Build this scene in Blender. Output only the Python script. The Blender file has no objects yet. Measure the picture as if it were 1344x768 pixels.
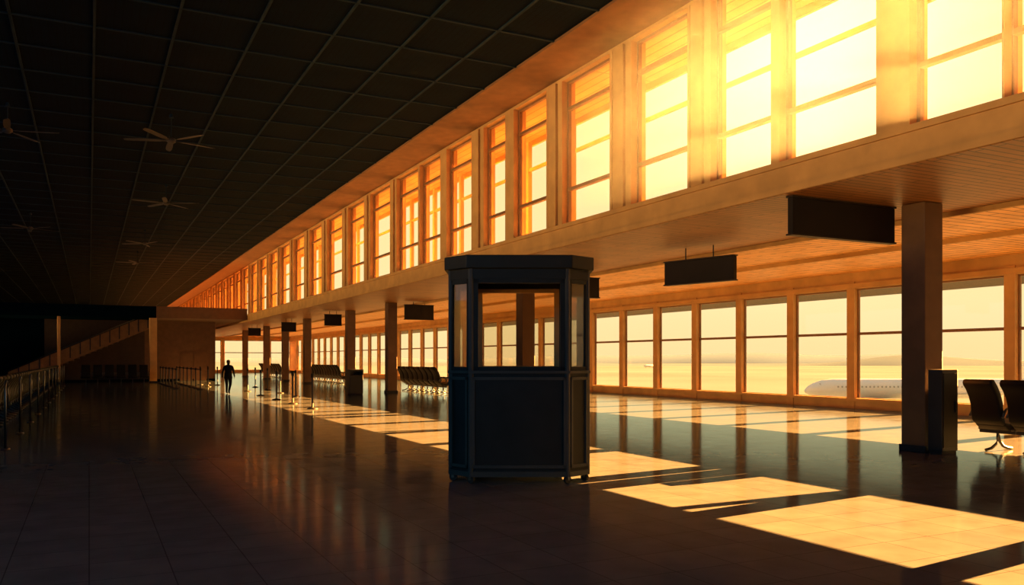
import bpy, bmesh, math, random
from mathutils import Vector, Matrix
random.seed(4)
scene = bpy.context.scene
COL = scene.collection
scene.view_settings.view_transform = 'Standard'

# ------------------------------------------------------------ materials
def new_mat(name):
    m = bpy.data.materials.new(name); m.use_nodes = True
    nt = m.node_tree; nt.nodes.clear()
    out = nt.nodes.new('ShaderNodeOutputMaterial')
    return m, nt, out

def mat(name, col, rough=0.6, metal=0.0, noise=0.15, nscale=3.0, bump=0.0, spec=0.5):
    m, nt, out = new_mat(name)
    p = nt.nodes.new('ShaderNodeBsdfPrincipled')
    p.inputs['Roughness'].default_value = rough
    p.inputs['Metallic'].default_value = metal
    p.inputs['Specular IOR Level'].default_value = spec
    tc = nt.nodes.new('ShaderNodeTexCoord')
    n = nt.nodes.new('ShaderNodeTexNoise'); n.inputs['Scale'].default_value = nscale
    n.inputs['Detail'].default_value = 5
    nt.links.new(tc.outputs['Object'], n.inputs['Vector'])
    r = nt.nodes.new('ShaderNodeValToRGB')
    a = [max(0, c*(1-noise)) for c in col]; b = [min(1, c*(1+noise)) for c in col]
    r.color_ramp.elements[0].color = (*a, 1); r.color_ramp.elements[0].position = 0.3
    r.color_ramp.elements[1].color = (*b, 1); r.color_ramp.elements[1].position = 0.7
    nt.links.new(n.outputs['Fac'], r.inputs['Fac'])
    nt.links.new(r.outputs['Color'], p.inputs['Base Color'])
    if bump:
        bp = nt.nodes.new('ShaderNodeBump'); bp.inputs['Strength'].default_value = bump
        bp.inputs['Distance'].default_value = 0.01
        nt.links.new(n.outputs['Fac'], bp.inputs['Height'])
        nt.links.new(bp.outputs['Normal'], p.inputs['Normal'])
    nt.links.new(p.outputs[0], out.inputs[0])
    return m

def brick_mat(name, c1, c2, cm, w, h, mortar, rough, axes='XY', noise_bump=0.0, offset=0.0, spec=0.5, polished=False):
    m, nt, out = new_mat(name)
    p = nt.nodes.new('ShaderNodeBsdfPrincipled')
    p.inputs['Roughness'].default_value = rough
    p.inputs['Specular IOR Level'].default_value = spec
    g = nt.nodes.new('ShaderNodeNewGeometry')
    sx = nt.nodes.new('ShaderNodeSeparateXYZ'); cx = nt.nodes.new('ShaderNodeCombineXYZ')
    nt.links.new(g.outputs['Position'], sx.inputs[0])
    nt.links.new(sx.outputs[axes[0]], cx.inputs['X']); nt.links.new(sx.outputs[axes[1]], cx.inputs['Y'])
    b = nt.nodes.new('ShaderNodeTexBrick')
    b.inputs['Scale'].default_value = 1
    b.inputs['Brick Width'].default_value = w; b.inputs['Row Height'].default_value = h
    b.inputs['Mortar Size'].default_value = mortar; b.offset = offset
    b.inputs['Color1'].default_value = (*c1, 1); b.inputs['Color2'].default_value = (*c2, 1)
    b.inputs['Mortar'].default_value = (*cm, 1)
    nt.links.new(cx.outputs[0], b.inputs['Vector'])
    n = nt.nodes.new('ShaderNodeTexNoise'); n.inputs['Scale'].default_value = 2.6 if polished else 1.3; n.inputs['Detail'].default_value = 9
    nt.links.new(g.outputs['Position'], n.inputs['Vector'])
    mx = nt.nodes.new('ShaderNodeMix'); mx.data_type = 'RGBA'; mx.blend_type = 'MULTIPLY'
    mx.inputs['Factor'].default_value = 0.45
    nt.links.new(b.outputs['Color'], mx.inputs['A'])
    rb = nt.nodes.new('ShaderNodeValToRGB')
    rb.color_ramp.elements[0].color = (.5,.5,.5,1); rb.color_ramp.elements[1].color = (1,1,1,1)
    rb.color_ramp.elements[0].position=.3; rb.color_ramp.elements[1].position=.65
    nt.links.new(n.outputs['Fac'], rb.inputs['Fac']); nt.links.new(rb.outputs['Color'], mx.inputs['B'])
    nt.links.new(mx.outputs['Result'], p.inputs['Base Color'])
    nrm=None
    if noise_bump:
        n2 = nt.nodes.new('ShaderNodeTexNoise'); n2.inputs['Scale'].default_value = 7; n2.inputs['Detail'].default_value = 5
        nt.links.new(g.outputs['Position'], n2.inputs['Vector'])
        ml = nt.nodes.new('ShaderNodeMath'); ml.operation='MULTIPLY'; ml.inputs[1].default_value=.22
        nt.links.new(n2.outputs['Fac'], ml.inputs[0])
        ad = nt.nodes.new('ShaderNodeMath'); ad.operation='SUBTRACT'
        nt.links.new(ml.outputs[0], ad.inputs[0]); nt.links.new(b.outputs['Fac'], ad.inputs[1])
        bp = nt.nodes.new('ShaderNodeBump'); bp.inputs['Strength'].default_value = noise_bump
        bp.inputs['Distance'].default_value = 0.01
        nt.links.new(ad.outputs[0], bp.inputs['Height']); nt.links.new(bp.outputs['Normal'], p.inputs['Normal'])
        nrm=bp
    if polished:
        p.inputs['Specular IOR Level'].default_value = 0; p.inputs['Roughness'].default_value=1
        gl = nt.nodes.new('ShaderNodeBsdfGlossy'); gl.inputs['Color'].default_value=(.70,.90,1,1)
        mr = nt.nodes.new('ShaderNodeMapRange')
        mr.inputs['From Min'].default_value=.3; mr.inputs['From Max'].default_value=.7
        mr.inputs['To Min'].default_value = rough*.7; mr.inputs['To Max'].default_value = rough*1.4
        nt.links.new(n.outputs['Fac'], mr.inputs['Value']); nt.links.new(mr.outputs[0], gl.inputs['Roughness'])
        nt.links.new(nrm.outputs['Normal'], gl.inputs['Normal'])
        fr = nt.nodes.new('ShaderNodeFresnel'); fr.inputs['IOR'].default_value=1.45
        pw = nt.nodes.new('ShaderNodeMath'); pw.operation='POWER'; pw.inputs[1].default_value=3.0
        nt.links.new(fr.outputs[0], pw.inputs[0])
        p2 = nt.nodes.new('ShaderNodeMath'); p2.operation='MULTIPLY'; p2.inputs[1].default_value=1.7; p2.use_clamp=True
        nt.links.new(pw.outputs[0], p2.inputs[0])
        ms = nt.nodes.new('ShaderNodeMixShader'); nt.links.new(p2.outputs[0], ms.inputs[0])
        nt.links.new(p.outputs[0], ms.inputs[1]); nt.links.new(gl.outputs[0], ms.inputs[2])
        nt.links.new(ms.outputs[0], out.inputs[0])
    else:
        nt.links.new(p.outputs[0], out.inputs[0])
    return m

def glass_mat(name, tint=(1,1,1), refl=0.06, frost=0):
    m, nt, out = new_mat(name)
    t = nt.nodes.new('ShaderNodeBsdfTransparent'); t.inputs[0].default_value = (*tint, 1)
    g = nt.nodes.new('ShaderNodeBsdfGlossy'); g.inputs['Roughness'].default_value = 0.02
    mx = nt.nodes.new('ShaderNodeMixShader'); mx.inputs[0].default_value = refl
    nt.links.new(t.outputs[0], mx.inputs[1]); nt.links.new(g.outputs[0], mx.inputs[2])
    last=mx
    if frost:
        tl = nt.nodes.new('ShaderNodeBsdfTranslucent'); tl.inputs[0].default_value=(.9,.88,.78,1)
        m2 = nt.nodes.new('ShaderNodeMixShader'); m2.inputs[0].default_value=frost
        nt.links.new(mx.outputs[0], m2.inputs[1]); nt.links.new(tl.outputs[0], m2.inputs[2]); last=m2
    nt.links.new(last.outputs[0], out.inputs[0])
    return m

M_floor = brick_mat('polished_slate_tile', (.104,.118,.136), (.092,.104,.122), (.045,.05,.06), .6,.6,.005,.11, 'XY', .11, 0, .28, True)
M_absorber = mat('added_bounce_absorber', (.0012,.005,.011), .95, spec=0)  # near-black colour for the added floor strip that absorbs sun bounce
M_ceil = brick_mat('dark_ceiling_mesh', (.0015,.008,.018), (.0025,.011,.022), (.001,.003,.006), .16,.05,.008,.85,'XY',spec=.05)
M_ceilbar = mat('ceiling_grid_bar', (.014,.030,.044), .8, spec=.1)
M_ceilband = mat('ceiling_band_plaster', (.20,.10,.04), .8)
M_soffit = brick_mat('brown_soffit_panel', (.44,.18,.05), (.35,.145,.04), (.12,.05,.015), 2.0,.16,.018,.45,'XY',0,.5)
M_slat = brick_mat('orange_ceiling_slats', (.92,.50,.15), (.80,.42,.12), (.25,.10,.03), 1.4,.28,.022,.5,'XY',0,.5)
M_eave = brick_mat('amber_eave_board', (.60,.34,.11), (.53,.30,.10), (.30,.16,.05), .3,6,.02,.7,'XY',0,.0)
M_pier = mat('warm_painted_concrete', (.48,.28,.10), .75, nscale=2)
M_wall_low = mat('ochre_wall_paint', (.48,.28,.10), .7, nscale=1.5)
M_frame = mat('bronze_window_frame', (.20,.105,.045), .5)
M_glass = glass_mat('window_glass', (1,.995,.98), .02)
M_glassb = glass_mat('booth_glass', (.97,.95,.90), .05)
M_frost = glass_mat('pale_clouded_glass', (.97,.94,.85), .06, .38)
M_darkwall = mat('wall_shade_navy', (.0012,.005,.011), .9, spec=0)  # near-black navy puts shade into the colour and swallows sun bounce
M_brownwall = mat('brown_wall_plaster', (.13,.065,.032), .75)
M_brown2 = mat('brown_stair_paint', (.26,.135,.055), .8)
M_booth = mat('charcoal_painted_metal', (.013,.0155,.016), .55, noise=.2, bump=.1, spec=.25)
M_boothf = mat('booth_trim_metal', (.048,.050,.047), .45, noise=.15, spec=.3)
M_boothin = mat('booth_interior_laminate', (.60,.35,.14), .6)
M_black = mat('black_vinyl', (.006,.006,.007), .6, bump=.1, spec=.2)
M_chrome = mat('caster_steel', (.18,.17,.16), .35, metal=1.0)
M_dchrome = mat('dull_dark_steel', (.09,.09,.09), .4, metal=1.0)
M_hoop = mat('satin_steel', (.15,.15,.15), .35, metal=1.0)
M_darkmetal = mat('dark_metal', (.02,.02,.022), .5, metal=.3)
M_sign = mat('dark_sign_panel', (.014,.010,.008), .6, spec=.2)
M_signedge = mat('sign_edge_metal', (.03,.02,.014), .5, spec=.2)
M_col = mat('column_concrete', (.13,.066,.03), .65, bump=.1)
M_rubber = mat('black_rubber', (.01,.01,.01), .7)
M_fan = mat('fan_brown_enamel', (.045,.038,.034), .6)
M_cloth = mat('dark_wool', (.006,.007,.009), .9, spec=.1)
M_skin = mat('skin', (.25,.14,.09), .6)
M_hair = mat('dark_hair', (.012,.009,.008), .7)
M_belt = mat('black_belt_webbing', (.02,.02,.025), .8)
M_plane = mat('white_aircraft_paint', (.60,.61,.65), .5, noise=.03)
M_planewin = mat('aircraft_glazing', (.30,.30,.32), .3)
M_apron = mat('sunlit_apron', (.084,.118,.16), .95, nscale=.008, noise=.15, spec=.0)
M_hill = mat('hazy_hill', (.066,.103,.165), 1.0, nscale=.004, noise=.05, spec=0)  # distance haze is put into the base colour
M_hill2 = mat('hazy_hill_far', (.085,.14,.24), 1.0, nscale=.004, noise=.03, spec=0)  # paler still: more distance haze put into the colour
M_canopy = mat('dark_roof_membrane', (.05,.05,.05), .8)

# ------------------------------------------------------------ mesh helpers
def link(o, parent=None):
    COL.objects.link(o)
    if parent: o.parent = parent
    return o

def mesh_obj(name, verts, faces, mats, midx=None, parent=None, smooth=False, loc=None):
    me = bpy.data.meshes.new(name)
    me.from_pydata([tuple(v) for v in verts], [], faces)
    for m in mats: me.materials.append(m)
    if midx:
        for p, i in zip(me.polygons, midx): p.material_index = i
    if smooth:
        for p in me.polygons: p.use_smooth = True
    me.update()
    o = bpy.data.objects.new(name, me)
    if loc: o.location = loc
    return link(o, parent)

BF = [(0,3,2,1),(4,5,6,7),(0,1,5,4),(1,2,6,5),(2,3,7,6),(3,0,4,7)]
def boxes(name, bl, mats, parent=None, loc=None, bevel=0):
    """bl: list of (x0,x1,y0,y1,z0,z1[,mi])"""
    V=[];F=[];MI=[]
    for b in bl:
        x0,x1,y0,y1,z0,z1 = b[:6]; mi = b[6] if len(b)>6 else 0
        k=len(V)
        V += [(x0,y0,z0),(x1,y0,z0),(x1,y1,z0),(x0,y1,z0),(x0,y0,z1),(x1,y0,z1),(x1,y1,z1),(x0,y1,z1)]
        F += [tuple(i+k for i in f) for f in BF]; MI += [mi]*6
    o = mesh_obj(name, V, F, mats, MI, parent, loc=loc)
    if bevel:
        md = o.modifiers.new('bevel','BEVEL'); md.width = bevel; md.segments = 2; md.limit_method='ANGLE'
    return o

def bm_obj(name, bm, mats, parent=None, smooth=False, loc=None):
    me = bpy.data.meshes.new(name); bm.to_mesh(me); bm.free()
    for m in mats: me.materials.append(m)
    if smooth:
        for p in me.polygons: p.use_smooth = True
    o = bpy.data.objects.new(name, me)
    if loc: o.location = loc
    return link(o, parent)

def cyl_bm(bm, r1, r2, a, b, seg=16):
    a=Vector(a); b=Vector(b); d=b-a
    q = d.to_track_quat('Z','Y').to_matrix().to_4x4()
    mtx = Matrix.Translation((a+b)/2) @ q
    bmesh.ops.create_cone(bm, cap_ends=True, segments=seg, radius1=r1, radius2=r2, depth=d.length, matrix=mtx)

def tube(name, pts, r, m, parent=None, cyclic=False, loc=None):
    """swept tube mesh along a polyline"""
    pts=[Vector(p) for p in pts]; n=len(pts); seg=8; V=[];F=[]
    for i,p in enumerate(pts):
        t = (pts[min(i+1,n-1)]-pts[max(i-1,0)]).normalized()
        up = Vector((0,0,1)) if abs(t.z)<.9 else Vector((1,0,0))
        s = t.cross(up).normalized(); u = s.cross(t).normalized()
        for k in range(seg):
            a=2*math.pi*k/seg
            V.append(p+s*math.cos(a)*r+u*math.sin(a)*r)
    for i in range(n-1):
        for k in range(seg):
            F.append((i*seg+k, i*seg+(k+1)%seg, (i+1)*seg+(k+1)%seg, (i+1)*seg+k))
    F.append(tuple(range(seg))[::-1]); F.append(tuple((n-1)*seg+k for k in range(seg)))
    return mesh_obj(name, V, F, [m], None, parent, True, loc)

def empty(name, loc, rot=0):
    e = bpy.data.objects.new(name, None); e.location = loc; e.rotation_euler=(0,0,rot)
    e.empty_display_size=.2
    COL.objects.link(e); return e

def tag(o, label, cat, group=None):
    o['label']=label; o['category']=cat
    if group: o['group']=group
    return o
def struct(o, label=None):
    o['kind']='structure'
    if label: o['label']=label
    return o

def copy_tree(o, loc=None, rot=None, parent=None):
    c = o.copy(); COL.objects.link(c)
    if parent is not None: c.parent = parent
    if loc is not None: c.location = loc
    if rot is not None: c.rotation_euler = (0,0,rot)
    for ch in o.children:
        copy_tree(ch, parent=c)
    return c

# ------------------------------------------------------------ dimensions
XC=10.86; ZC=9.0; ZS=4.6; ZSILL=5.17; ZWT=8.86
XW=23.7; XSTEP=15.1; XL=-14.0; Y0=-9.0; YB=72.0; YM=66.6; YE=112.0; YEND=133.0
XBK=9.2

# ------------------------------------------------------------ room shell
struct(boxes('floor', [(XL,XW+.3,Y0,YE+.3,-.3,0,0),(XL,-7.5,Y0,YB,0,.012,1)], [M_floor,M_absorber]), 'polished dark slate tiled terminal floor')  # second box: unseen dark strip added to swallow sun bounce

# ceiling: dark mesh panels with raised grid bars and a plaster band by the clerestory
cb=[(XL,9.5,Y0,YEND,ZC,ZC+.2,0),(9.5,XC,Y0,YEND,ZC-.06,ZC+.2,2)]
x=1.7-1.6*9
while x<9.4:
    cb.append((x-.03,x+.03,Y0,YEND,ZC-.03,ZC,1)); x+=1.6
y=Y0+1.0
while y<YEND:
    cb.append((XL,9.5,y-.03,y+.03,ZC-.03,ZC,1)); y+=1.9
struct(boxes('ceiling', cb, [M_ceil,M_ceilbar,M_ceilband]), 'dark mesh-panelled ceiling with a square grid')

# clerestory openings
ops=[(-5.6,-3.8),(-1.9,-.1),(1.8,3.6),(5.2,6.75),(7.0,8.16),(9.03,10.79),(11.27,12.62),(13.61,15.31),(16.46,18.39),(19.5,21.14),
     (21.97,23.2),(24.4,26.2),(27.2,28.6),(29.4,31.2),(32.6,34.7),(36.2,38.2),(39.8,42.1),(43.8,45.9),(47.8,50)]
y=51.6
while y<130: ops.append((y,y+2.3)); y+=3.7
ops=[(a, b+.28) if a<26 else (a-.15,b+.48) for a,b in ops]
D=.16
wb=[(XC,XC+.4,Y0,YEND,ZS,ZSILL),(XC-.05,XC+.02,Y0,YEND,ZSILL-.10,ZSILL),(XC-.04,XC,Y0,YEND,ZS,ZS+.1),(XC,XC+.4,Y0,YEND,ZWT,ZC)]
prev=Y0
for a,b in ops+[(YEND,YEND)]:
    wb.append((XC,XC+.4,prev,a,ZSILL,ZWT))
    w=a-prev
    if w>.7:
        c=(prev+a)/2
        wb.append((XC-.07,XC,c-w*.24,c+w*.24,ZSILL,ZWT))
        wb.append((XC-.04,XC,c+w*.32,c+w*.40,ZSILL,ZWT))
    prev=b
struct(boxes('wall_clerestory', wb, [M_pier]), 'warm ochre pier wall between the high windows')
# clerestory windows
for i,(a,b) in enumerate(ops):
    x0,x1=D,D+.09; w=b-a; H=ZWT-ZSILL; f=.06
    bl=[(x0,x1,0,f,0,H),(x0,x1,w-f,w,0,H),(x0,x1,f,w-f,0,f),(x0,x1,f,w-f,H-f,H),
        (x0-.03,x1,f,w-f,.86,.94),(x0-.03,x1,f,w-f,2.93,3.01),(x0+.03,x0+.045,f,w-f,f,H-f,1)]
    o=boxes('window_%d'%(i+1), bl, [M_frame,M_glass], loc=(XC,a,ZSILL))
    struct(o,'tall clerestory window with two transom bars')
NW=len(ops)

# side concourse ceiling
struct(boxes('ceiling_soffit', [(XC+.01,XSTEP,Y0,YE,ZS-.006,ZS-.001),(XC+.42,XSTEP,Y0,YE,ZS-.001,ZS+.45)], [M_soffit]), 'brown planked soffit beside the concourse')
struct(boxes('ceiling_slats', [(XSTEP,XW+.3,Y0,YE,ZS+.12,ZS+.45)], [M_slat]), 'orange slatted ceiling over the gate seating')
struct(boxes('trim_1', [(XSTEP-.04,XSTEP+.06,Y0,YE,ZS-.10,ZS+.15)], [M_pier]), 'thin ochre edge strip along the soffit')
struct(boxes('trim_2', [(19.2,19.32,Y0,YE,ZS-.0,ZS+.13)], [M_pier]), 'thin strip across the slatted ceiling')

# lower window wall
ks=[15.1+2.82*k for k in range(-8,34)]
lw=[(XW,XW+.3,Y0,YE,0,.33),(XW,XW+.3,Y0,YE,4.15,ZS+.2),(XW-.08,XW,Y0,YE,4.17,4.33),(XW-.08,XW,Y0,YE,.27,.36)]
for yk in ks: lw.append((XW-.04,XW+.2,yk-.16,yk+.16,0,4.4))
lw.append((XW,XW+.3,Y0,ks[0],0,4.4)); lw.append((XW,XW+.3,ks[-1],YE,0,4.4))
struct(boxes('wall_right', lw, [M_wall_low]), 'ochre pier wall framing the tall gate windows')
proto=None
n=NW
for a,b in zip(ks[:-1],ks[1:]):
    n+=1
    if proto is None:
        w=2.82-.32; f=.05; H=3.82
        proto=boxes('window_%d'%n, [(.12,.2,0,f,0,H),(.12,.2,w-f,w,0,H),(.12,.2,f,w-f,0,f),(.12,.2,f,w-f,H-f,H),
            (.09,.2,f,w-f,2.22,2.31),(.15,.165,f,w-f,f,H-f,1)], [M_frame,M_glass], loc=(XW,a+.16,.33))
        o=proto
    else:
        o=proto.copy(); o.name='window_%d'%n; COL.objects.link(o); o.location=(XW,a+.16,.33)
    struct(o,'gate window with a single transom bar')
# glazed end wall of the concourse
ew=[(XBK,XW+.3,YE,YE+.3,0,.33),(XBK,XW+.3,YE,YE+.3,4.15,ZS+.4)]
xs=[XBK+.2+2.9*i for i in range(6)]
for x in xs: ew.append((x-.2,x+.2,YE-.1,YE+.3,0,4.4))
struct(boxes('wall_end', ew, [M_wall_low]),'ochre piers of the glazed end wall')
for a,b in zip(xs[:-1],xs[1:]):
    n+=1; w=b-a-.4; f=.06; H=3.82
    struct(boxes('window_%d'%n,[(0,f,.12,.2,0,H),(w-f,w,.12,.2,0,H),(f,w-f,.12,.2,0,f),(f,w-f,.12,.2,H-f,H),(f,w-f,.1,.2,2.2,2.3),(f,w-f,.15,.165,f,H-f,1)],
        [M_frame,M_glass],loc=(a+.2,YE,.33)),'window in the glazed end wall')

# dark walls
struct(boxes('wall_left',[(XL-.3,XL,Y0,YEND,0,ZC)],[M_darkwall]),'hall wall coloured near-black to stand in for shade')
struct(boxes('wall_front',[(XL,XW,Y0-.3,Y0,0,ZC)],[M_darkwall]),'hall wall coloured near-black to stand in for shade')
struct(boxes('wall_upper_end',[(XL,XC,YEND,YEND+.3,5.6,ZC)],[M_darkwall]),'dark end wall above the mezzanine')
struct(boxes('ceiling_mezzanine',[(4.4,XC-.02,YM,YEND,4.75,5.6,0),(4.4,XC-.02,YM-.06,YM,5.45,5.6,0),(XL,4.4,YM+.02,YEND,4.75,5.6,1)],[M_brownwall,M_darkwall]),'brown mezzanine slab across the hall')  # left part has its shade painted in with the dark colour
# back wall with doors
struct(boxes('wall_back',[(3.9,XBK,YB,YB+.3,0,4.75,0),(-3,3.9,YB,YB+.3,0,4.75,2),(XL,-3,YB,YB+.3,0,4.75,1)],[M_brownwall,M_darkwall,mat('painted_shade_plaster',(.045,.026,.017),.8)]),'brown back wall under the mezzanine')  # two left stretches carry shade in their darker colours
struct(boxes('wall_side',[(XBK-.3,XBK,YB+.3,YE,0,4.75)],[M_brownwall]),'brown side wall of the far concourse')
struct(boxes('door_1',[(0,.95,-.06,0,0,2.3),(.08,.87,-.08,-.06,.1,2.2)],[M_brownwall],loc=(6.5,YB,0)),'plain brown door in the back wall')
struct(boxes('door_2',[(0,.95,-.06,0,0,2.3),(.08,.87,-.08,-.06,.1,2.2)],[M_brownwall],loc=(7.55,YB,0)),'plain brown door in the back wall')
struct(boxes('baseboard_back',[(XL,XBK,YB-.03,YB,0,.15)],[M_darkwall]))

# exterior roof / eave / added sun-blocking canopy
struct(boxes('trim_3',[(XC,13.3,Y0,YEND,ZC,ZC+.25),(13.2,13.3,Y0,YEND,ZC-.16,ZC)],[M_eave]),'amber boarded eave over the clerestory')
struct(boxes('trim_4',[(XC+.4,XW+.6,Y0,YE,ZS+.45,ZS+.55)],[M_canopy]),'lower roof deck outside the clerestory')
pp=[]
for i in range(44):
    yy=2.0+2.82*i
    pp.append((12.95,13.09,yy-.09,yy+.09,ZS+.55,ZC-.1))
pp.append((12.97,13.05,Y0,YEND,7.9,8.0))
struct(boxes('trim_5',pp,[M_pier]),'outer posts and rail carrying the eave')

cp=[(31.2,36.4,-14,122,5.0,5.15)]  # unseen slab, added and sized to break the floor sunlight into strips
for i in range(25):
    yy=-12+5.64*i
    cp.append((XW+.3,36.4,yy-.03,yy+.03,5.15,5.4))
tag(boxes('sun_block_canopy',cp,[M_canopy]),'unseen canopy slab added to shade part of the floor','canopy')

# staircase against back wall
st=empty('staircase',(-5.2,YB-2.0,0)); tag(st,'stair with solid brown balustrade climbing to the mezzanine','staircase')
nst=26; rise=4.75/nst; run=.38
boxes('steps',[(i*run,(i+1)*run,.08,1.5,max(0,i*rise-.25),(i+1)*rise) for i in range(nst)],[M_brownwall],st)
L=nst*run
mesh_obj('balustrade',[(0,0,0),(.4,0,0),(L,0,4.3),(L,0,5.4),(0,0,.8),(0,.08,0),(.4,.08,0),(L,.08,4.3),(L,.08,5.4),(0,.08,.8)],
   [(0,1,2,3,4),(9,8,7,6,5),(0,5,6,1),(1,6,7,2),(2,7,8,3),(3,8,9,4),(4,9,5,0)],[M_brown2],None,st)
tube('handrail',[(0,-.02,.9),(L,-.02,5.5)],.035,M_dchrome,st)
for i in range(14):
    t=(i+1)/15; xx=L*t; 
    boxes('baluster',[(xx-.04,xx+.04,-.05,0,xx/L*4.3+.1,xx/L*4.6+.85)],[M_darkmetal],st)

# ------------------------------------------------------------ columns
def column(x,y,w=.5,h=ZS-.01,label='square ochre concrete column under the soffit',m=M_col):
    e=empty('concrete_column',(x,y,0)); s=w/2
    boxes('shaft',[(-s,s,-s,s,.1,h-.0)],[m],e,bevel=.02)
    boxes('plinth',[(-s-.03,s+.03,-s-.03,s+.03,0,.12)],[M_darkmetal],e,bevel=.01)
    return tag(e,label,'column','columns along the concourse')
for x,y in [(13.85,10.5),(13.8,26.3),(13.8,41.1),(13.8,48.6),(13.8,59.6),(13.8,67),(13.8,74.8),(13.8,86)]:
    column(x,y)
column(4.2,66.9,.5,4.75,'pale column carrying the mezzanine edge',M_pier)
column(-1.9,66.9,.2,4.75,'slim pale post carrying the mezzanine edge',M_wall_low)

# dark cabinet beside the near column
cab=empty('equipment_cabinet',(13.83,10.04,0)); tag(cab,'tall dark metal cabinet standing beside a column','cabinet')
boxes('body',[(-.24,.2,-.14,.14,.05,1.52)],[M_darkmetal],cab,bevel=.012)
boxes('door',[(-.21,.17,-.155,-.14,.12,1.45)],[M_booth],cab,bevel=.004)
boxes('plinth',[(-.22,.18,-.12,.12,0,.05)],[M_rubber],cab)
boxes('handle',[(.09,.11,-.18,-.155,.75,.95)],[M_dchrome],cab)

# waste bin cabinet
bn=empty('waste_bin',(11.5,39.7,0)); tag(bn,'boxy dark waste bin with hooded lid beside a column','bin')
boxes('body',[(-.33,.33,-.28,.28,.04,.95)],[M_darkmetal],bn,bevel=.02)
boxes('hood',[(-.35,.35,-.3,.3,1.12,1.22),(-.35,-.28,-.3,.3,.95,1.12),(.28,.35,-.3,.3,.95,1.12),(-.3,.3,.2,.3,.95,1.12)],[M_darkmetal],bn,bevel=.01)
boxes('base',[(-.3,.3,-.25,.25,0,.04)],[M_rubber],bn)

# ------------------------------------------------------------ signs
def sign(x,y,L,h,zb,along='X',label='blank dark hanging sign below the soffit',rods=True,rot=0,t=.1):
    e=empty('hanging_sign',(x,y,zb),rot+(math.pi/2 if along=='Y' else 0)); s=L/2
    boxes('panel',[(-s,s,-t,t,0,h)],[M_sign],e,bevel=.01)
    boxes('edge_strip',[(-s-.02,s+.02,-t-.02,t+.02,h,h+.03)],[M_signedge],e)
    boxes('edge_strip',[(-s-.02,s+.02,-t-.02,t+.02,-.03,0)],[M_signedge],e)
    if rods and ZS-zb-h>.05:
        for sx in (-s*.4,s*.4):
            boxes('hanger_rod',[(sx-.012,sx+.012,-.012,.012,h+.03,ZS-.01-zb)],[M_darkmetal],e)
    return tag(e,label,'sign')
sign(12.36,11.0,2.62,.64,3.925,'X','large blank dark sign box fixed below the soffit',False,0,.06)
sign(13.95,17.0,2.15,.58,3.68,'Y','long blank dark sign hung on two rods',True,math.radians(14),.07)
sign(14.0,22.9,1.3,.6,3.7)
sign(14.8,39.7,1.5,.7,3.72)
sign(13.0,49.5,1.0,.62,3.75)
sign(12.6,60,1.0,.6,3.7)
sign(12.3,72,1.0,.6,3.7)

# ------------------------------------------------------------ inspection booth
TH=math.atan2(555,1100)
bo=empty('booth',(5.62,10.92,0),-TH)
tag(bo,'dark octagonal wheeled security booth with glazed upper walls','booth')
HW,HD,CH=.98,.88,.30
def octo(hw,hd,ch): # ccw starting front-left
    return [(-hw+ch,-hd),(hw-ch,-hd),(hw,-hd+ch),(hw,hd-ch),(hw-ch,hd),(-hw+ch,hd),(-hw,hd-ch),(-hw,-hd+ch)]
def prism(name,pts,z0,z1,m,parent,bevel=0):
    k=len(pts)
    V=[(x,y,z0) for x,y in pts]+[(x,y,z1) for x,y in pts]
    F=[tuple(range(k))[::-1],tuple(range(k,2*k))]+[(i,(i+1)%k,(i+1)%k+k,i+k) for i in range(k)]
    o=mesh_obj(name,V,F,[m],None,parent)
    if bevel:
        md=o.modifiers.new('bevel','BEVEL'); md.width=bevel; md.segments=2; md.limit_method='ANGLE'
    return o
def ring(name,outer,inner,z0,z1,m,parent):
    k=len(outer)
    V=[(x,y,z0) for x,y in outer]+[(x,y,z1) for x,y in outer]+[(x,y,z0) for x,y in inner]+[(x,y,z1) for x,y in inner]
    F=[]
    for i in range(k):
        j=(i+1)%k
        F+=[(i,j,j+k,i+k),(i+2*k,i+3*k,j+3*k,j+2*k),(i+k,j+k,j+3*k,i+3*k),(i,i+2*k,j+2*k,j)]
    return mesh_obj(name,V,F,[m],None,parent)
prism('floor_pan',octo(HW,HD,CH),.12,.20,M_booth,bo,.01)
ring('lower_wall',octo(HW-.02,HD-.02,CH-.01),octo(HW-.06,HD-.06,CH-.02),.16,1.52,M_booth,bo)
ring('bottom_rail',octo(HW+.005,HD+.005,CH),octo(HW-.03,HD-.03,CH),.10,.17,M_boothf,bo)
ring('window_sill',octo(HW+.015,HD+.015,CH),octo(HW-.09,HD-.09,CH),1.51,1.545,M_boothf,bo)
ring('head_rail',octo(HW,HD,CH),octo(HW-.06,HD-.06,CH),2.80,2.94,M_booth,bo)
prism('roof',octo(HW+.06,HD+.06,CH+.02),2.94,3.12,M_booth,bo,.012)
oc=octo(HW,HD,CH)
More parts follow.
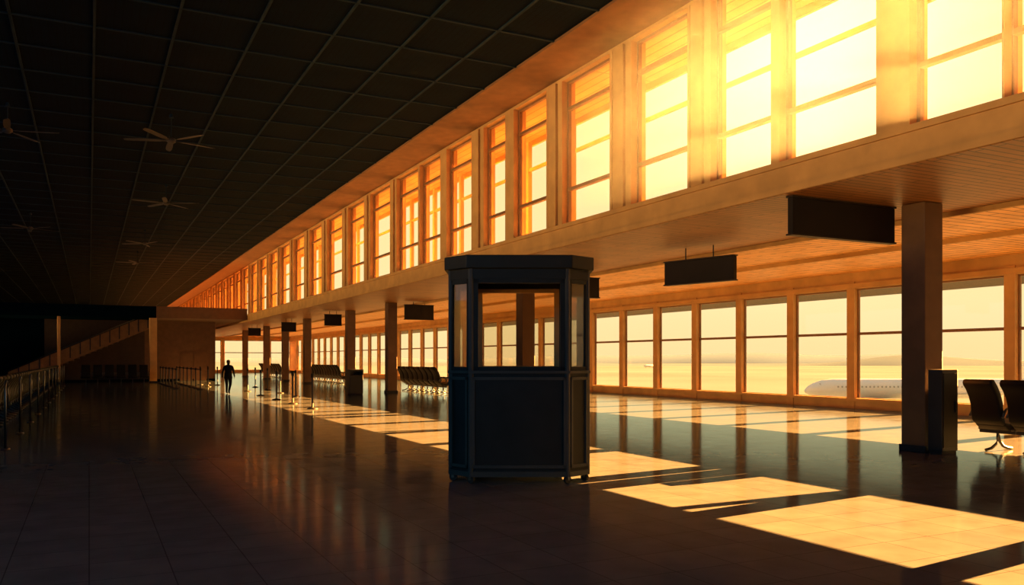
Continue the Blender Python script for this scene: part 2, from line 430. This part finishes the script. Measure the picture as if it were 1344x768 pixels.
for i,(x,y) in enumerate(oc):
    a=math.atan2(y,x)
    p=prism('corner_post',[(x+.04*math.cos(t),y+.04*math.sin(t)) for t in [k*math.pi/4+.39 for k in range(8)]],.11,2.94,M_boothf,bo)
    p.location=(-.035*math.cos(a),-.035*math.sin(a),0)
    x2,y2=oc[(i+1)%8]
    A=Vector((x,y,0)); B=Vector((x2,y2,0)); c=(A+B)/2; Ld=(B-A).length; t=(B-A).normalized()
    ang=math.atan2(t.y,t.x)
    w=Ld/2-.04
    g=boxes('window_pane',[(-w+.03,w-.03,.035,.045,1.58,2.78)],[M_frost if i in(1,7) else M_glassb],bo); g.location=(c.x,c.y,0); g.rotation_euler=(0,0,ang)
    if i in (1,7): g['label']='narrow pale clouded glass pane'
    fr=.08 if Ld>.8 else .025
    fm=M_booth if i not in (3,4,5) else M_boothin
    g=boxes('window_frame',[(-w,-w+fr,.01,.06,1.55,2.80),(w-fr,w,.01,.06,1.55,2.80),(-w,w,.01,.06,2.74,2.81),(-w,w,.01,.06,1.54,1.60)],[fm],bo); g.location=(c.x,c.y,0); g.rotation_euler=(0,0,ang)
    g=boxes('lower_panel',[(-w,-w+.035,-.008,.03,.22,1.46),(w-.035,w,-.008,.03,.22,1.46),(-w,w,-.008,.03,1.42,1.46),(-w,w,-.008,.03,.22,.26)],[M_boothf],bo); g.location=(c.x,c.y,0); g.rotation_euler=(0,0,ang)
# interior counter
ring('counter_shelf',octo(HW-.08,HD-.08,CH),octo(HW-.30,HD-.30,CH-.05),1.36,1.40,M_boothin,bo)
# casters
def caster(x,y,rz):
    c=bpy.data.objects.new('caster',None); c.location=(x,y,0); c.rotation_euler=(0,0,rz); link(c,bo)
    bm=bmesh.new(); cyl_bm(bm,.058,.058,(-.02,0,.058),(.02,0,.058),20)
    w=bm_obj('wheel',bm,[M_rubber],c); md=w.modifiers.new('b','BEVEL'); md.width=.008; md.segments=2; md.limit_method='ANGLE'
    boxes('fork',[(-.034,-.025,-.018,.018,.05,.125),(.025,.034,-.018,.018,.05,.125),(-.042,.042,-.042,.042,.115,.128)],[M_chrome],c)
for x,y,r in [(-.66,-.80,1.0),(.66,-.80,-.9),(.92,-.53,.9),(-.92,-.53,1.3),(-.6,.78,.1),(.6,.78,.6)]: caster(x,y,r)

# ------------------------------------------------------------ seats
def cushion(name,prof,thick,hw,m,parent):
    n=len(prof); up=[];lo=[]
    for i,(x,z) in enumerate(prof):
        a=Vector(prof[max(i-1,0)]); b=Vector(prof[min(i+1,n-1)]); t=(b-a).normalized(); nn=Vector((-t.y,t.x))
        th=thick*(.5 if i in(0,n-1) else 1)/2
        up.append((x+nn.x*th,z+nn.y*th)); lo.append((x-nn.x*th,z-nn.y*th))
    loop=up+lo[::-1]; k=len(loop)
    V=[(x,-hw,z) for x,z in loop]+[(x,hw,z) for x,z in loop]
    F=[tuple(range(k)),tuple(range(k,2*k))[::-1]]+[(i,i+k,(i+1)%k+k,(i+1)%k) for i in range(k)]
    o=mesh_obj(name,V,F,[m],None,parent,True)
    md=o.modifiers.new('bevel','BEVEL'); md.width=thick*.38; md.segments=4; md.limit_method='ANGLE'; md.angle_limit=math.radians(50)
    return o
def make_chair(loc,rot):
    e=empty('lounge_seat',loc,rot)
    cushion('seat',[(-.27,.52),(-.14,.46),(.03,.45),(.20,.48),(.32,.50),(.37,.45)],.14,.285,M_black,e)
    cushion('backrest',[(-.24,.50),(-.32,.60),(-.345,.74),(-.36,.88),(-.42,1.04),(-.51,1.18),(-.60,1.28),(-.65,1.31)],.15,.285,M_black,e)
    for s in (-1,1):
        tube('armrest_frame',[(-.38,s*.315,.64),(-.28,s*.315,.78),(-.20,s*.315,.81),(.16,s*.315,.78),(.28,s*.315,.72),(.30,s*.315,.62),(.22,s*.315,.50),(.05,s*.315,.41),(-.1,s*.315,.40)],.024,M_dchrome,e)
        boxes('arm_pad',[(-.18,.22,s*.315-.03,s*.315+.03,.80,.845)],[M_black],e,bevel=.01)
    boxes('support_beam',[(-.06,.04,-.345,.345,.32,.40)],[M_darkmetal],e,bevel=.008)
    tube('leg',[(-.02,0,.38),(-.03,0,.22),(-.08,0,.12),(-.22,0,.05),(-.38,0,.028)],.028,M_dchrome,e)
    tube('leg',[(-.02,0,.30),(.02,0,.18),(.12,0,.08),(.24,0,.04),(.38,0,.028)],.028,M_dchrome,e)
    return e
ch=make_chair((15.2,9.9,0),0)
tag(ch,'black vinyl lounge seat with reclined back and steel legs','chair','near row of lounge seats')
def place(x,y,rot,label,group):
    c=copy_tree(ch,(x,y,0),rot); c['label']=label; c['group']=group; return c
lab='black vinyl lounge seat with reclined back and steel legs'
for i in range(1,4): place(15.2,9.9-.71*i,0,lab,'near row of lounge seats')
for i in range(8): place(15.6,38.4+.72*i,0,'black lounge seat in a row facing the windows','middle row of lounge seats')
for i in range(13): place(15.6,56.5+.74*i,0,'black lounge seat in a distant row facing the windows','far row of lounge seats')
for i in range(10): place(15.6,76+1.0*i,0,'black lounge seat in a distant row facing the windows','farthest row of lounge seats')
for i in range(46): place(-2.35,18.6+.9*i,math.pi,'black lounge seat in a long row in the dark','long row of lounge seats')
for i in range(6): place(.0+.74*i-.2,65.2,-math.pi/2,'black lounge seat near the mezzanine','row of lounge seats below the mezzanine')

# hoop rails beside long row
def hoop(y):
    e=empty('hoop_rail',(-1.42,y,0)); tag(e,'curved steel hoop rail beside the seats','rail','steel hoop rails')
    tube('hoop',[(0,0,.02),(0,0,1.1),(.0,.05,1.2),(0,.14,1.27),(0,.28,1.29),(0,.42,1.27),(0,.51,1.2),(0,.56,1.1),(0,.56,.75)],.022,M_hoop,e)
    bm=bmesh.new(); cyl_bm(bm,.09,.075,(0,0,0),(0,0,.025),20); bm_obj('base_plate',bm,[M_hoop],e)
    return e
h0=hoop(18.5)
for i in range(1,12): copy_tree(h0,(-1.42,18.5+3.8*i,0))

# ------------------------------------------------------------ belt stanchions
s0=empty('belt_stanchion',(6.85,28.8,0)); tag(s0,'dark queue post with retractable belt head','stanchion','queue barrier posts')
bm=bmesh.new(); cyl_bm(bm,.19,.17,(0,0,0),(0,0,.03),24); cyl_bm(bm,.17,.05,(0,0,.03),(0,0,.06),24); bm_obj('base',bm,[M_darkmetal],s0)
bm=bmesh.new(); cyl_bm(bm,.035,.035,(0,0,.05),(0,0,1.12),14); bm_obj('post',bm,[M_darkmetal],s0)
bm=bmesh.new(); cyl_bm(bm,.048,.048,(0,0,1.08),(0,0,1.22),14); bm_obj('belt_head',bm,[M_black],s0)
pos=[(6.95,32.4),(7.05,36),(7.2,40.5),(7.5,46.0),(8.4,38.5),(8.6,43),(8.9,48),(9.1,53),(7.6,58.5),(7.6,63.5),(6.6,55),(6.7,60)]
rows=[(5.6,50,64.5),(4.5,52,64)]
for x,y in pos: copy_tree(s0,(x,y,0))
for x,a,b in rows:
    y=a
    while y<=b:
        c=copy_tree(s0,(x,y,0))
        if y+2.4<=b and x<6: boxes('belt',[(-.004,.004,.05,2.35,1.12,1.17)],[M_belt],c)
        y+=2.4

# ------------------------------------------------------------ ceiling fans
ZF=8.2
def make_fan(x,y,rot):
    e=empty('ceiling_fan',(x,y,ZF),rot); tag(e,'brown five-bladed ceiling fan on a short downrod','ceiling fan','ceiling fans')
    bm=bmesh.new(); cyl_bm(bm,.014,.014,(0,0,.1),(0,0,ZC-ZF-.05),10); bm_obj('downrod',bm,[M_ceilbar],e)
    bm=bmesh.new(); cyl_bm(bm,.07,.04,(0,0,ZC-ZF-.12),(0,0,ZC-ZF),14); bm_obj('canopy',bm,[M_ceilbar],e)
    bm=bmesh.new(); cyl_bm(bm,.13,.13,(0,0,-.03),(0,0,.05),24); cyl_bm(bm,.13,.05,(0,0,.05),(0,0,.10),24); cyl_bm(bm,.07,.12,(0,0,-.07),(0,0,-.03),24); bm_obj('motor_housing',bm,[M_fan],e)
    for k in range(5):
        V=[];F=[]
        prof=[(.12,.03),(.28,.035),(.34,.075),(.7,.09),(1.1,.085),(1.28,.065),(1.34,.03)]
        for (r,w) in prof:
            for sgn,z in ((-1,-.012),(1,.012)):
                V.append((r,sgn*w,z)); V.append((r,sgn*w,z+.012))
        m=len(prof)
        for i in range(m-1):
            a=i*4;b=a+4
            F+=[(a,b,b+2,a+2),(a+1,a+3,b+3,b+1),(a,a+1,b+1,b),(a+2,b+2,b+3,a+3)]
        F+=[(0,2,3,1),((m-1)*4,(m-1)*4+1,(m-1)*4+3,(m-1)*4+2)]
        o=mesh_obj('blade',V,F,[M_fan],None,e); o.rotation_euler=(0,0,k*2*math.pi/5)
    return e
f0=make_fan(2.18,26.8,.3)
for x,y,r in [(2.86,37.6,.8),(2.8,51.3,.1),(2.9,61.6,.5),(-2.07,27.7,1.0),(-2.6,47.9,.4)]:
    copy_tree(f0,(x,y,ZF),r)

# ------------------------------------------------------------ walking person
def skin_mesh(name,chains,m,parent,sub=2):
    V=[];E=[];R=[];roots=[]
    idx={}
    for ch_ in chains:
        prev=None
        for j,(key,co,r) in enumerate(ch_):
            if key is not None and key in idx: k=idx[key]
            else:
                k=len(V); V.append(co); R.append(r)
                if key is not None: idx[key]=k
                elif j==0: roots.append(k)
            if prev is not None: E.append((prev,k))
            prev=k
    me=bpy.data.meshes.new(name); me.from_pydata(V,E,[]); me.materials.append(m)
    o=bpy.data.objects.new(name,me); link(o,parent)
    md=o.modifiers.new('skin','SKIN'); md.use_smooth_shade=True
    sv=me.skin_vertices[0].data
    for i,r in enumerate(R): sv[i].radius=(r,r) if not isinstance(r,tuple) else r
    sv[idx.get('pelvis',0)].use_root=True
    for r in roots: sv[r].use_root=True
    s=o.modifiers.new('sub','SUBSURF'); s.levels=sub; s.render_levels=sub
    return o
pe=empty('person',(6.15,43.4,0),math.radians(-22)); tag(pe,'person in dark jacket and trousers walking across the hall','person')
chains=[
 [('pelvis',(0,0,.90),(.175,.13)),('waist',(0,.01,1.02),(.17,.125)),('chest',(0,.02,1.22),(.20,.14)),('nb',(0,.02,1.37),(.13,.10)),('neck',(0,.03,1.43),.058),('hd',(0,.045,1.51),(.076,.088)),('ht',(0,.045,1.61),(.074,.085)),('top',(0,.04,1.66),.042)],
 [('pelvis',0,0),('lh',(-.10,.01,.84),.11),('lk',(-.11,.17,.49),.075),('la',(-.11,.14,.09),.05),('lb',(-.11,.25,.045),.042),('lt',(-.11,.33,.035),.03)],
 [('pelvis',0,0),('rh',(.10,-.01,.84),.11),('rk',(.11,-.03,.47),.075),('ra',(.11,-.30,.14),.05),('rb',(.11,-.22,.05),.042),('rt',(.11,-.16,.03),.03)],
 [('nb',0,0),('ls',(-.19,.02,1.34),.072),('le',(-.25,-.10,1.08),.055),('lw',(-.25,-.12,.86),.036),('lp',(-.25,-.11,.80),(.022,.034))],
 [('nb',0,0),('rs',(.19,.02,1.34),.072),('re',(.25,.08,1.08),.055),('rw',(.25,.20,.88),.036),('rp',(.25,.23,.83),(.022,.034))],
]
skin_mesh('body',chains,M_cloth,pe)
for s,hx,hy,hz,dy in ((-1,-.25,-.11,.79,.0),(1,.25,.24,.82,.25)):
    fc=[]
    for k in range(4):
        oy=-.03+.02*k; L=[.062,.075,.07,.055][k]
        fc.append([(None,(hx,hy+oy,hz+.01),.009),('f%d%d'%(s,k),(hx-s*.006,hy+oy+dy*.03,hz-L*.5),.0085),('g%d%d'%(s,k),(hx-s*.02,hy+oy+dy*.05,hz-L),.007)])
    fc.append([(None,(hx-s*.005,hy+.025,hz+.03),.010),('t%d'%s,(hx-s*.02,hy+.052,hz+.005),.009),('u%d'%s,(hx-s*.03,hy+.06,hz-.02),.008)])
    skin_mesh('hand',fc,M_skin,pe,1)
bm=bmesh.new(); bmesh.ops.create_uvsphere(bm,u_segments=20,v_segments=12,radius=1,matrix=Matrix.Translation((0,.03,1.605))@Matrix.Diagonal((.088,.10,.085,1)))
bm_obj('hair',bm,[M_hair],pe,True)
bm=bmesh.new(); 
for s in(-1,1): bmesh.ops.create_uvsphere(bm,u_segments=8,v_segments=6,radius=1,matrix=Matrix.Translation((s*.08,.045,1.55))@Matrix.Diagonal((.012,.02,.032,1)))
bmesh.ops.create_uvsphere(bm,u_segments=8,v_segments=6,radius=1,matrix=Matrix.Translation((0,.137,1.54))@Matrix.Diagonal((.013,.02,.022,1)))
bm_obj('face',bm,[M_skin],pe,True)
bm=bmesh.new(); cyl_bm(bm,1,.86,(0,0,-.16),(0,0,.14),20)
o=bm_obj('jacket_hem',bm,[M_cloth],pe,True); o.location=(0,.005,.92); o.scale=(.205,.155,1)

# ------------------------------------------------------------ outside
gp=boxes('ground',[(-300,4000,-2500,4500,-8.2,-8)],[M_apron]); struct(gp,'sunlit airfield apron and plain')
def ridge(name,pts_fn,z0,m,label):
    V=[];F=[];n=160
    for i in range(n+1):
        x,y,h=pts_fn(i/n); V+= [(x,y,z0),(x+120,y+60,h)]
        V.append((x+400,y+200,z0))
    for i in range(n):
        a=i*3;b=a+3
        F+=[(a,b,b+1,a+1),(a+1,b+1,b+2,a+2)]
    o=mesh_obj(name,V,F,[m],None,None,True); struct(o,label); return o
F_=Vector((.4505,.8928)); R_=Vector((.8928,-.4505))
def hill(dist,base,amp,seed,peak):
    def fn(t):
        c=(-0.7+1.6*t)*dist
        p=F_*dist+R_*c
        h=base+amp*(math.sin(t*17+seed)*.35+math.sin(t*41+seed*2)*.18+math.sin(t*7+seed)*.4)+peak*math.exp(-((t-.715)/.045)**2)
        return p.x,p.y,h
    return fn
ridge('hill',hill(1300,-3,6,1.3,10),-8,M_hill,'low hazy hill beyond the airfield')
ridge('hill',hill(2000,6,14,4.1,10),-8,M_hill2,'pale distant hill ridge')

def airplane(loc,rot,scale,label):
    e=empty('airplane',loc,rot); e.scale=(scale,)*3
    # nose toward -X
    prof=[(0,.02,-.5),(.25,.45,-.45),(.8,.85,-.32),(1.8,1.3,-.18),(3.4,1.75,-.05),(5.5,1.97,0),(8,2.0,0),(34,2.0,0),(38,1.85,.15),(43,1.35,.6),(47,.8,1.05),(50,.3,1.4),(50.6,.05,1.5)]
    V=[];F=[];sg=28
    for x,r,dz in prof:
        for k in range(sg):
            a=2*math.pi*k/sg; V.append((x,r*math.cos(a),r*math.sin(a)+dz))
    for i in range(len(prof)-1):
        for k in range(sg): F.append((i*sg+k,i*sg+(k+1)%sg,(i+1)*sg+(k+1)%sg,(i+1)*sg+k))
    F.append(tuple(range(sg))); F.append(tuple((len(prof)-1)*sg+k for k in range(sg))[::-1])
    mesh_obj('fuselage',V,F,[M_plane],None,e,True)
    boxes('cabin_windows',[(6+i*.8,6.3+i*.8,-2.0,-1.93,.25,.6) for i in range(38)],[M_planewin],e)
    mesh_obj('cockpit_glazing',[(1.75,-1.12,.35),(2.9,-1.52,.45),(2.9,-1.2,1.1),(2.1,-.75,.85),(1.55,-.6,.55),(1.55,.6,.55),(2.1,.75,.85)],[(0,1,2,3,4),(4,3,6,5)],[M_planewin],None,e)
    def slab(name,pts,t,off):
        n=len(pts); V=[(x,y,z-t/2) for x,y,z in pts]+[(x,y,z+t/2) for x,y,z in pts]
        if off=='v': V=[(x,y-t/2,z) for x,y,z in pts]+[(x,y+t/2,z) for x,y,z in pts]
        F=[tuple(range(n))[::-1],tuple(range(n,2*n))]+[(i,(i+1)%n,(i+1)%n+n,i+n) for i in range(n)]
        mesh_obj(name,V,F,[M_plane],None,e)
    for s in(-1,1):
        slab('wing',[(19,s*1.7,-1.1),(27,s*1.7,-1.1),(33,s*20,.2),(31,s*20,.2)],.3,'h')
        slab('tailplane',[(44,s*.8,1.2),(48,s*.8,1.2),(50,s*7,1.7),(48.5,s*7,1.7)],.15,'h')
        bm=bmesh.new(); cyl_bm(bm,.9,.7,(19.5,s*6.5,-2.0),(23.5,s*6.5,-2.0),20); bm_obj('engine',bm,[M_plane],e,False)
    slab('tail_fin',[(41,0,1.8),(47.5,0,1.6),(50.5,0,8),(47.8,0,8)],.25,'v')
    for x,y in((5,0),(26,-3),(26,3)):
        bm=bmesh.new(); cyl_bm(bm,.12,.12,(x,y,-3.2),(x,y,-1.5),8); cyl_bm(bm,.5,.5,(x,y-.25,-3.3),(x,y+.25,-3.3),16); bm_obj('landing_gear',bm,[M_rubber],e)
    return tag(e,label,'airplane')
airplane((129.4,125,-4.2),-TH,1.0,'white airliner parked on the hazy apron')
airplane((591,822,-5.7),-TH+.6,.6,'small white airliner far out on the airfield')

# ------------------------------------------------------------ added haze for glare in the upper hall
m,nt,out=new_mat('added_glare_haze')
vs=nt.nodes.new('ShaderNodeVolumeScatter'); vs.inputs['Color'].default_value=(.78,.95,1,1); vs.inputs['Anisotropy'].default_value=.6
g=nt.nodes.new('ShaderNodeNewGeometry')
su=nt.nodes.new('ShaderNodeVectorMath'); su.operation='SUBTRACT'; su.inputs[1].default_value=(9.8,10.4,6.3)
dv=nt.nodes.new('ShaderNodeVectorMath'); dv.operation='DIVIDE'; dv.inputs[1].default_value=(2.6,6.2,2.8)
ln=nt.nodes.new('ShaderNodeVectorMath'); ln.operation='LENGTH'
mr=nt.nodes.new('ShaderNodeMapRange'); mr.interpolation_type='SMOOTHSTEP'
mr.inputs['From Min'].default_value=0; mr.inputs['From Max'].default_value=1.1; mr.inputs['To Min'].default_value=.027; mr.inputs['To Max'].default_value=0
nt.links.new(g.outputs['Position'],su.inputs[0]); nt.links.new(su.outputs[0],dv.inputs[0]); nt.links.new(dv.outputs[0],ln.inputs[0])
nt.links.new(ln.outputs['Value'],mr.inputs['Value']); nt.links.new(mr.outputs[0],vs.inputs['Density'])
nt.links.new(vs.outputs[0],out.inputs['Volume'])
hz=boxes('glare_haze',[(7.05,10.7,3.6,17.4,3.15,8.8),(10.1,10.68,9.8,11.0,.006,3.14)],[m]); hz['kind']='stuff'  # added glare haze; the narrow leg to the floor holds no density
tag(hz,'added haze volume standing in for window glare','haze')

# ------------------------------------------------------------ world
w=bpy.data.worlds.new('World'); scene.world=w; w.use_nodes=True; nt=w.node_tree; nt.nodes.clear()
out=nt.nodes.new('ShaderNodeOutputWorld'); bg=nt.nodes.new('ShaderNodeBackground')
tc=nt.nodes.new('ShaderNodeTexCoord'); sp=nt.nodes.new('ShaderNodeSeparateXYZ')
nt.links.new(tc.outputs['Generated'],sp.inputs[0])
rp=nt.nodes.new('ShaderNodeValToRGB'); e=rp.color_ramp.elements
e[0].position=0.0; e[0].color=(1.0,.71,.33,1)
e[1].position=1.0; e[1].color=(.30,.40,.50,1)
for p,c in((.06,(1.0,.77,.38,1)),(.16,(1.0,.78,.36,1)),(.35,(1.0,.76,.32,1)),(.6,(.75,.55,.30,1))):
    q=e.new(p); q.color=c
nt.links.new(sp.outputs['Z'],rp.inputs['Fac'])
dt=nt.nodes.new('ShaderNodeVectorMath'); dt.operation='DOT_PRODUCT'
dt.inputs[1].default_value=Vector((.7775,.7277,.3836)).normalized()
nm=nt.nodes.new('ShaderNodeVectorMath'); nm.operation='NORMALIZE'
nt.links.new(tc.outputs['Generated'],nm.inputs[0]); nt.links.new(nm.outputs[0],dt.inputs[0])
mx0=nt.nodes.new('ShaderNodeMath'); mx0.operation='MAXIMUM'; mx0.inputs[1].default_value=0
nt.links.new(dt.outputs['Value'],mx0.inputs[0])
pw=nt.nodes.new('ShaderNodeMath'); pw.operation='POWER'; pw.inputs[1].default_value=90
nt.links.new(mx0.outputs[0],pw.inputs[0])
gl=nt.nodes.new('ShaderNodeMix'); gl.data_type='RGBA'; gl.blend_type='ADD'; gl.inputs['B'].default_value=(1.4,.9,.42,1)
nt.links.new(pw.outputs[0],gl.inputs['Factor']); nt.links.new(rp.outputs['Color'],gl.inputs['A'])
nt.links.new(gl.outputs['Result'],bg.inputs['Color']); bg.inputs['Strength'].default_value=1.14
nt.links.new(bg.outputs[0],out.inputs[0])

# ------------------------------------------------------------ lights
sl=bpy.data.lights.new('sun','SUN'); sl.energy=235; sl.color=(1,.385,.075); sl.angle=math.radians(.06)
so=bpy.data.objects.new('sun',sl); COL.objects.link(so)
so.rotation_euler=Vector((1,.125,.229)).to_track_quat('Z','Y').to_euler()
al=bpy.data.lights.new('warm_bounce_fill','AREA'); al.shape='RECTANGLE'; al.size=110; al.size_y=1.5; al.energy=1900; al.color=(1,.55,.17); al.spread=math.radians(30)  # added warm fill standing in for bounce onto the clerestory piers
ao=bpy.data.objects.new('warm_bounce_fill',al); COL.objects.link(ao)
dirv=Vector((1,0,.235)).normalized()
zax=-dirv; xax=Vector((0,1,0)); yax=zax.cross(xax)
ao.matrix_world=Matrix.Translation((-11,45,2.5))@Matrix((xax,yax,zax)).transposed().to_4x4()
bl=bpy.data.lights.new('cool_hall_fill','AREA'); bl.shape='RECTANGLE'; bl.size=8; bl.size_y=3; bl.energy=400; bl.color=(.20,.60,1)  # unseen cool fill added to tint the booth and near floor
b_o=bpy.data.objects.new('cool_hall_fill',bl); COL.objects.link(b_o); b_o.location=(-9.5,-2,6.0)
b_o.rotation_euler=Vector((-1,-1,.25)).to_track_quat('Z','Y').to_euler()
bl=bpy.data.lights.new('cool_side_fill','AREA'); bl.shape='RECTANGLE'; bl.size=50; bl.size_y=2; bl.energy=280; bl.color=(.14,.50,1)  # unseen cool fill added along the left side of the hall
b_o=bpy.data.objects.new('cool_side_fill',bl); COL.objects.link(b_o)
dirv=Vector((1,0,-.05)).normalized(); zax=-dirv; yax=zax.cross(xax)
b_o.matrix_world=Matrix.Translation((-13.6,34,5.0))@Matrix((xax,yax,zax)).transposed().to_4x4()

# ------------------------------------------------------------ camera
cam=bpy.data.cameras.new('camera'); co=bpy.data.objects.new('camera',cam); COL.objects.link(co)
cam.sensor_width=36; cam.lens=1100/1344*36; cam.shift_y=88/1344; cam.clip_end=8000; cam.clip_start=.05
co.location=(0,0,1.7); co.rotation_euler=(math.pi/2,0,-TH)
scene.camera=co
